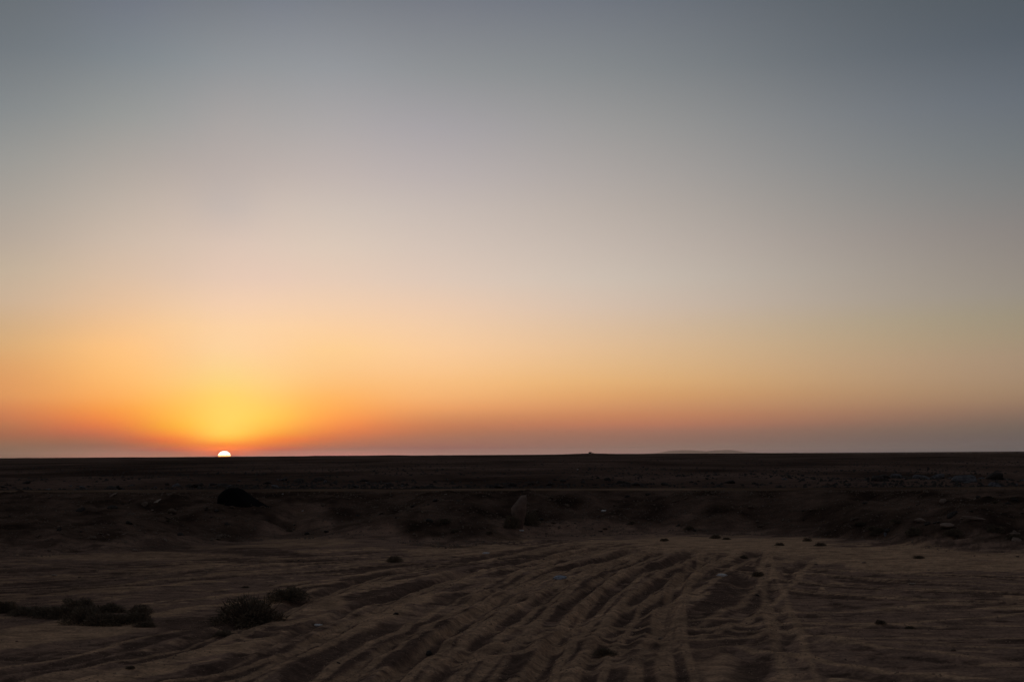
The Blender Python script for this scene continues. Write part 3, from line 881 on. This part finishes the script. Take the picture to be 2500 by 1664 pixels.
def stems(n, seed, flat=.6):
    r = random.Random(seed); V_, F_ = [], []
    for i in range(n):
        a = r.uniform(0, 6.283); sp = r.uniform(.15, .5); top = r.uniform(.5, 1.0)*flat
        p = np.array([0, 0, -.05]); dirv = np.array([math.cos(a)*sp, math.sin(a)*sp, top])
        side = np.array([-math.sin(a), math.cos(a), 0])
        for k in range(3):
            q_ = p + dirv*.34 + np.array([r.uniform(-.03, .03), r.uniform(-.03, .03), 0])
            w0, w1 = .012*(1-.3*k), .012*(1-.3*(k+1))
            b0 = len(V_); up = np.array([math.cos(a), math.sin(a), 0])*.6
            V_ += [p-side*w0, p+side*w0, p+up*w0*2, q_-side*w1, q_+side*w1, q_+up*w1*2]
            F_ += [(b0, b0+1, b0+4, b0+3), (b0+1, b0+2, b0+5, b0+4), (b0+2, b0, b0+3, b0+5)]
            p = q_
    return np.array(V_), np.array(F_)


shr = []
for k in range(5):
    lv, lf = leaf_cloud(4200, 200+k, .36+.05*(k % 3), .05, .6)
    sv, sf = stems(70, 300+k, .50)
    fm = mesh_np('foliage', lv, lf, False); fm.materials.append(M_leaf)
    stm = mesh_np('stems', sv, sf, False); stm.materials.append(M_stem)
    shr.append((fm, stm))


def shrub(px, py, w_px, label, group=None, k=None, zs=1.0, name='shrub', rzv=None):
    fm, stm = shr[random.randrange(5) if k is None else k]
    root = bpy.data.objects.new(name, None); C.objects.link(root)
    place(root, px, py, w_px, sink=0.03, rz=rzv, zs=zs)
    for n_, m_ in (('foliage', fm), ('stems', stm)):
        c = bpy.data.objects.new(n_, m_); C.objects.link(c); c.parent = root
    tag(root, label, 'shrub', group)
    return root


shrub(612, 1518, 178, 'big rounded dark bush, the largest, in the left foreground', k=0, zs=1.0)
shrub(700, 1466, 105, 'ragged low bush just behind and right of the biggest dark bush', k=1, zs=.7)
shrub(548, 1545, 62, 'small low bush at the lower left edge of the biggest dark bush', k=2, zs=.6)
shrub(655, 1510, 60, 'small dark bush pressed against the right side of the biggest bush', k=3, zs=.8)
shrub(1284, 1281, 62, 'dark bush just behind the right side of the standing stone', k=4, zs=1.3)
shrub(1247, 1288, 44, 'dark bush at the left foot of the standing stone', k=1, zs=1.6)
shrub(962, 1371, 40, 'small dark tuft alone left of the main tyre tracks, behind the bushes', k=2, zs=.8)
shrub(1476, 1598, 60, 'low dark plant in the tyre tracks near the bottom edge, centre right', k=3, zs=.7)
ROW_ORDER = ['first', 'second', 'third', 'fourth', 'fifth', 'sixth', 'seventh', 'eighth', 'ninth', 'tenth', 'eleventh', 'twelfth']
ROW_PX = [(10, 1494, 80), (62, 1500, 92), (112, 1502, 86), (160, 1506, 88), (208, 1518, 104), (246, 1526, 96), (292, 1520, 92), (330, 1514, 78), (352, 1530, 54), (190, 1490, 90), (262, 1496, 96), (340, 1498, 60)]
for i, (px, py, w) in enumerate(ROW_PX):
    nth = ROW_ORDER[sorted(r_[0] for r_ in ROW_PX).index(px)]
    shrub(px, py, w, nth + ' plant from the left in the dense dark scrub row above the pale sand', 'scrub plants in the row at the left', zs=random.uniform(.55, .95))
TUFT = [(1622, 1320, 22, 'dark tuft alone in the middle of the clean pale sand'),
        (1903, 1331, 26, 'first from the left of three dark tufts on the upper edge of the pale sand'),
        (1971, 1320, 22, 'middle one of three dark tufts on the upper edge of the pale sand'),
        (2002, 1332, 28, 'right-hand one of three dark tufts on the upper edge of the pale sand'),
        (2242, 1362, 28, 'dark round tuft alone on sand in front of the right rubble heap'),
        (1543, 1278, 16, 'small tuft on the bank above the pale sand, left one'),
        (1683, 1292, 24, 'dark tuft at the foot of the bank above the pale sand, right one'),
        (1746, 1313, 26, 'left one of two touching tufts at the upper edge of the pale sand'),
        (1775, 1316, 18, 'right, smaller one of two touching tufts at the upper edge of the pale sand'),
        (1852, 1404, 28, 'dark tuft in the churned ground right of the white bag'),
        (1815, 1359, 20, 'small tuft at the upper right end of the churned ground'),
        (1195, 1302, 18, 'small tuft below and left of the standing stone'),
        (705, 1297, 18, 'small tuft on the sandy slip left of the middle mound'),
        (410, 1272, 16, 'small dark tuft on the left part of the bank'),
        (1112, 1298, 26, 'tuft on the bank left of the standing stone, the lower one'),
        (1085, 1274, 30, 'tuft on the bank left of the standing stone, the upper one'),
        (2150, 1524, 26, 'small dark tuft on the streaked ground at right, left one'),
        (2222, 1532, 24, 'small dark tuft on the streaked ground at right, right one'),
        (598, 1434, 20, 'tiny tuft above the biggest dark bush'),
        (318, 1634, 26, 'small dark tuft near the bottom left corner'),
        (2430, 1226, 16, 'small dark tuft near the top of the bank at far right')]
for px, py, w, lab in TUFT:
    shrub(px, py, w*random.uniform(.95, 1.25), lab, zs=random.uniform(.55, 1.0), name='tuft')
heap = sorted(random.uniform(2090, 2480) for i in range(12))
for i, px in enumerate(heap):
    py = 1262 + random.uniform(0, 78)*(0.5 + .5*(px-2090)/390)
    shrub(px, py, random.uniform(20, 46), ROW_ORDER[i] + ' low scrub plant from the left on the rubble heap at the right edge', 'scrub on the right rubble heap', zs=random.uniform(.6, .9))

# ---- loose stones: eight shapes shared by all copies
shapes = {}
for nm, mat in (('b', M_brown), ('d', M_dark), ('g', M_grey), ('t', M_tan)):
    shapes[nm] = []
    for k in range(6):
        me = rock_mesh('stone', 2, 400+k, 1.0, random.uniform(.6, .95), random.uniform(.4, .75), .25, flat=(k % 2 == 0))
        me.materials.append(mat); shapes[nm].append(me)


def stones(n, xr, yr, size, kinds, label, group, dens=None, name='stone', rel=None):
    placed = 0
    xs_, ys_ = [], []
    tries = 0
    while len(xs_) < n and tries < n*40:
        tries += 1
        x = random.uniform(*xr)
        if rel:
            T_, R_ = float(toe(np.array([x]))[0]), float(rim(np.array([x]))[0])
            u_ = random.uniform(*yr)
            y = T_ + u_*(R_-T_) if rel == 'bank' else R_ + u_
        else:
            y = random.uniform(*yr)
        if dens is not None and random.random() > dens(x, y):
            continue
        xs_.append(x); ys_.append(y)
    zz = gz_at(xs_, ys_)
    made = []
    for x, y, z in zip(xs_, ys_, zz):
        sz = size[0]*(size[1]/size[0])**(random.random()**1.8)
        kd = random.choice(kinds)
        o = bpy.data.objects.new(name, random.choice(shapes[kd])); C.objects.link(o)
        o.location = (x, y, float(z) + sz*.08)
        o.scale = (sz*random.uniform(.8, 1.3), sz*random.uniform(.8, 1.2), sz*random.uniform(.6, 1.0))
        o.rotation_euler = (random.uniform(-.4, .4), random.uniform(-.4, .4), random.uniform(0, 6.28))
        made.append((sz*o.scale[0]/y/y, kd, o))
    made.sort(key=lambda t_: -t_[0])
    for rank, (_, kd, o) in enumerate(made):
        pre = ('largest ', 'second largest ', 'third largest ', 'fourth largest ', 'fifth largest ', 'sixth largest ')[rank] if rank < 6 else 'small ' if rank > len(made)//2 else 'mid-sized '
        tag(o, pre + label % COLOUR[kd], 'stone', group)


COLOUR = {'b': 'brown', 'd': 'dark', 'g': 'grey-blue', 't': 'pale tan'}


def dn(sc, th, seed):
    return lambda x, y: 1.0 if float(fbm(np.array([x*sc]), np.array([y*sc]), 3, seed)[0]) > th else 0.12


stones(95, (-20, -8.2), (-0.1, .75), (.09, .42), 'bbdt', '%s stone on the bank left of the black boulder', 'stones on the left bank', dn(.5, .0, 1), rel='bank')
stones(60, (-8.2, -1), (0, .9), (.07, .26), 'bbd', '%s stone on the bank between black boulder and standing stone', 'stones on the middle bank', dn(.5, .05, 2), rel='bank')
stones(60, (0.6, 9.2), (.0, .9), (.07, .26), 'bbd', '%s stone on the bank between standing stone and rubble heap', 'stones on the right bank', dn(.5, .0, 3), rel='bank')
stones(70, (9.8, 17.5), (-.02, .7), (.09, .40), 'bddt', '%s rubble stone on the dark heap at the right edge', 'stones on the right heap', dn(.5, -.05, 4), rel='bank')
stones(75, (-23, -3), (4.8, 15), (.16, .62), 'dddg', '%s rock in the broken ground behind the dirt track, left half', 'rocks behind the track at left', dn(.22, .08, 5), rel='rim', name='rock')
stones(45, (-3, 10), (4.8, 17), (.14, .5), 'ddd', '%s rock behind the dirt track in the middle', 'rocks behind the track in the middle', dn(.22, .1, 6), rel='rim', name='rock')
stones(75, (11, 26), (5.0, 14), (.2, .8), 'ddgg', '%s rock in the pile behind the dirt track at right', 'rocks behind the track at right', dn(.22, .05, 7), rel='rim', name='rock')
stones(40, (-9, 12), (14, 31), (.05, .14), 'bdt', '%s stone on the tyre-marked ground before the bank', 'stones on the trodden ground', name='stone')

# ---- gravel nobody could count
def gravel(name, n, sampler, s0, s1, mat, seed):
    r = np.random.default_rng(seed)
    x, y = sampler(r, n)
    z = gz_at(x, y)
    s_ = s0*(s1/s0)**(r.random(len(x))**2)
    base = np.array([(1, 0, -.2), (-.5, .85, -.2), (-.5, -.85, -.2), (.3, .25, .6), (-.35, -.2, .5)])
    fc = np.array([(0, 1, 3), (1, 4, 3), (1, 2, 4), (2, 0, 3), (2, 3, 4)])
    a = r.uniform(0, 6.28, len(x))
    B = base[None]*(.7 + .6*r.random((len(x), 5, 3)))
    bx = B[:, :, 0]*np.cos(a)[:, None] - B[:, :, 1]*np.sin(a)[:, None]
    by = B[:, :, 0]*np.sin(a)[:, None] + B[:, :, 1]*np.cos(a)[:, None]
    V_ = np.stack([x[:, None] + bx*s_[:, None]/2, y[:, None] + by*s_[:, None]/2, z[:, None] + B[:, :, 2]*s_[:, None]/2], -1).reshape(-1, 3)
    F_ = (fc[None] + 5*np.arange(len(x))[:, None, None]).reshape(-1, 3)
    o = obj(name, mesh_np(name, V_, F_, False), mat)
    tag(o, kind='stuff')


def s_bank(r, n):
    x = r.uniform(-24, 24, n*2); T_, R_ = toe(x), rim(x)
    y = T_ + r.uniform(-.12, .97, n*2)*(R_-T_)
    k = fbm(x*.6, y*.6, 3, 12) > r.uniform(-.5, .35, n*2)
    return x[k][:n], y[k][:n]


def s_far(r, n):
    x = r.uniform(-1, 1, n*2); R0 = 44.0
    yb = 4.6 + 130*r.random(n*2)**2.2
    x = x*(26 + yb*.45); y = rim(x) + yb
    k = fbm(x*.12, y*.12, 3, 13) > r.uniform(-.4, .3, n*2)
    return x[k][:n], y[k][:n]


def s_floor(r, n):
    y = 10 + 27*r.random(n*2)**.8; x = r.uniform(-1, 1, n*2)*(2+y*.5)
    k = (y < toe(x)) & (fbm(x*.5, y*.5, 3, 14) > r.uniform(-.3, .4, n*2)) & (calm_sand(x, y) < .3)
    return x[k][:n], y[k][:n]


def s_near(r, n):
    y = 11 + 13*r.random(n*2)**1.2; x = r.uniform(-1, 1, n*2)*(1.5+y*.45)
    k = (fbm(x*.9, y*.9, 4, 15) > r.uniform(-.4, .45, n*2)) & (calm_sand(x, y) < .4)
    return x[k][:n], y[k][:n]


def s_rut(r, n):
    y = 11 + 24*r.random(n*8)**1.1; x = r.uniform(-1, 1, n*8)*(1.5+y*.45)
    k = tracks(x, y)[2] > .25
    return x[k][:n], y[k][:n]


gravel('bank_gravel', 16000, s_bank, .025, .12, M_brown, 1)
gravel('plain_gravel', 14000, s_far, .07, .32, M_dark, 2)
gravel('floor_gravel', 9000, s_floor, .012, .042, M_brown, 3)
M_clod = stone_mat('sand_clod', (.27, .18, .13), (.46, .31, .215), 7)
gravel('near_gravel', 22000, s_near, .008, .032, M_clod, 4)
gravel('soil_clods', 9000, s_rut, .015, .06, M_clod, 5)
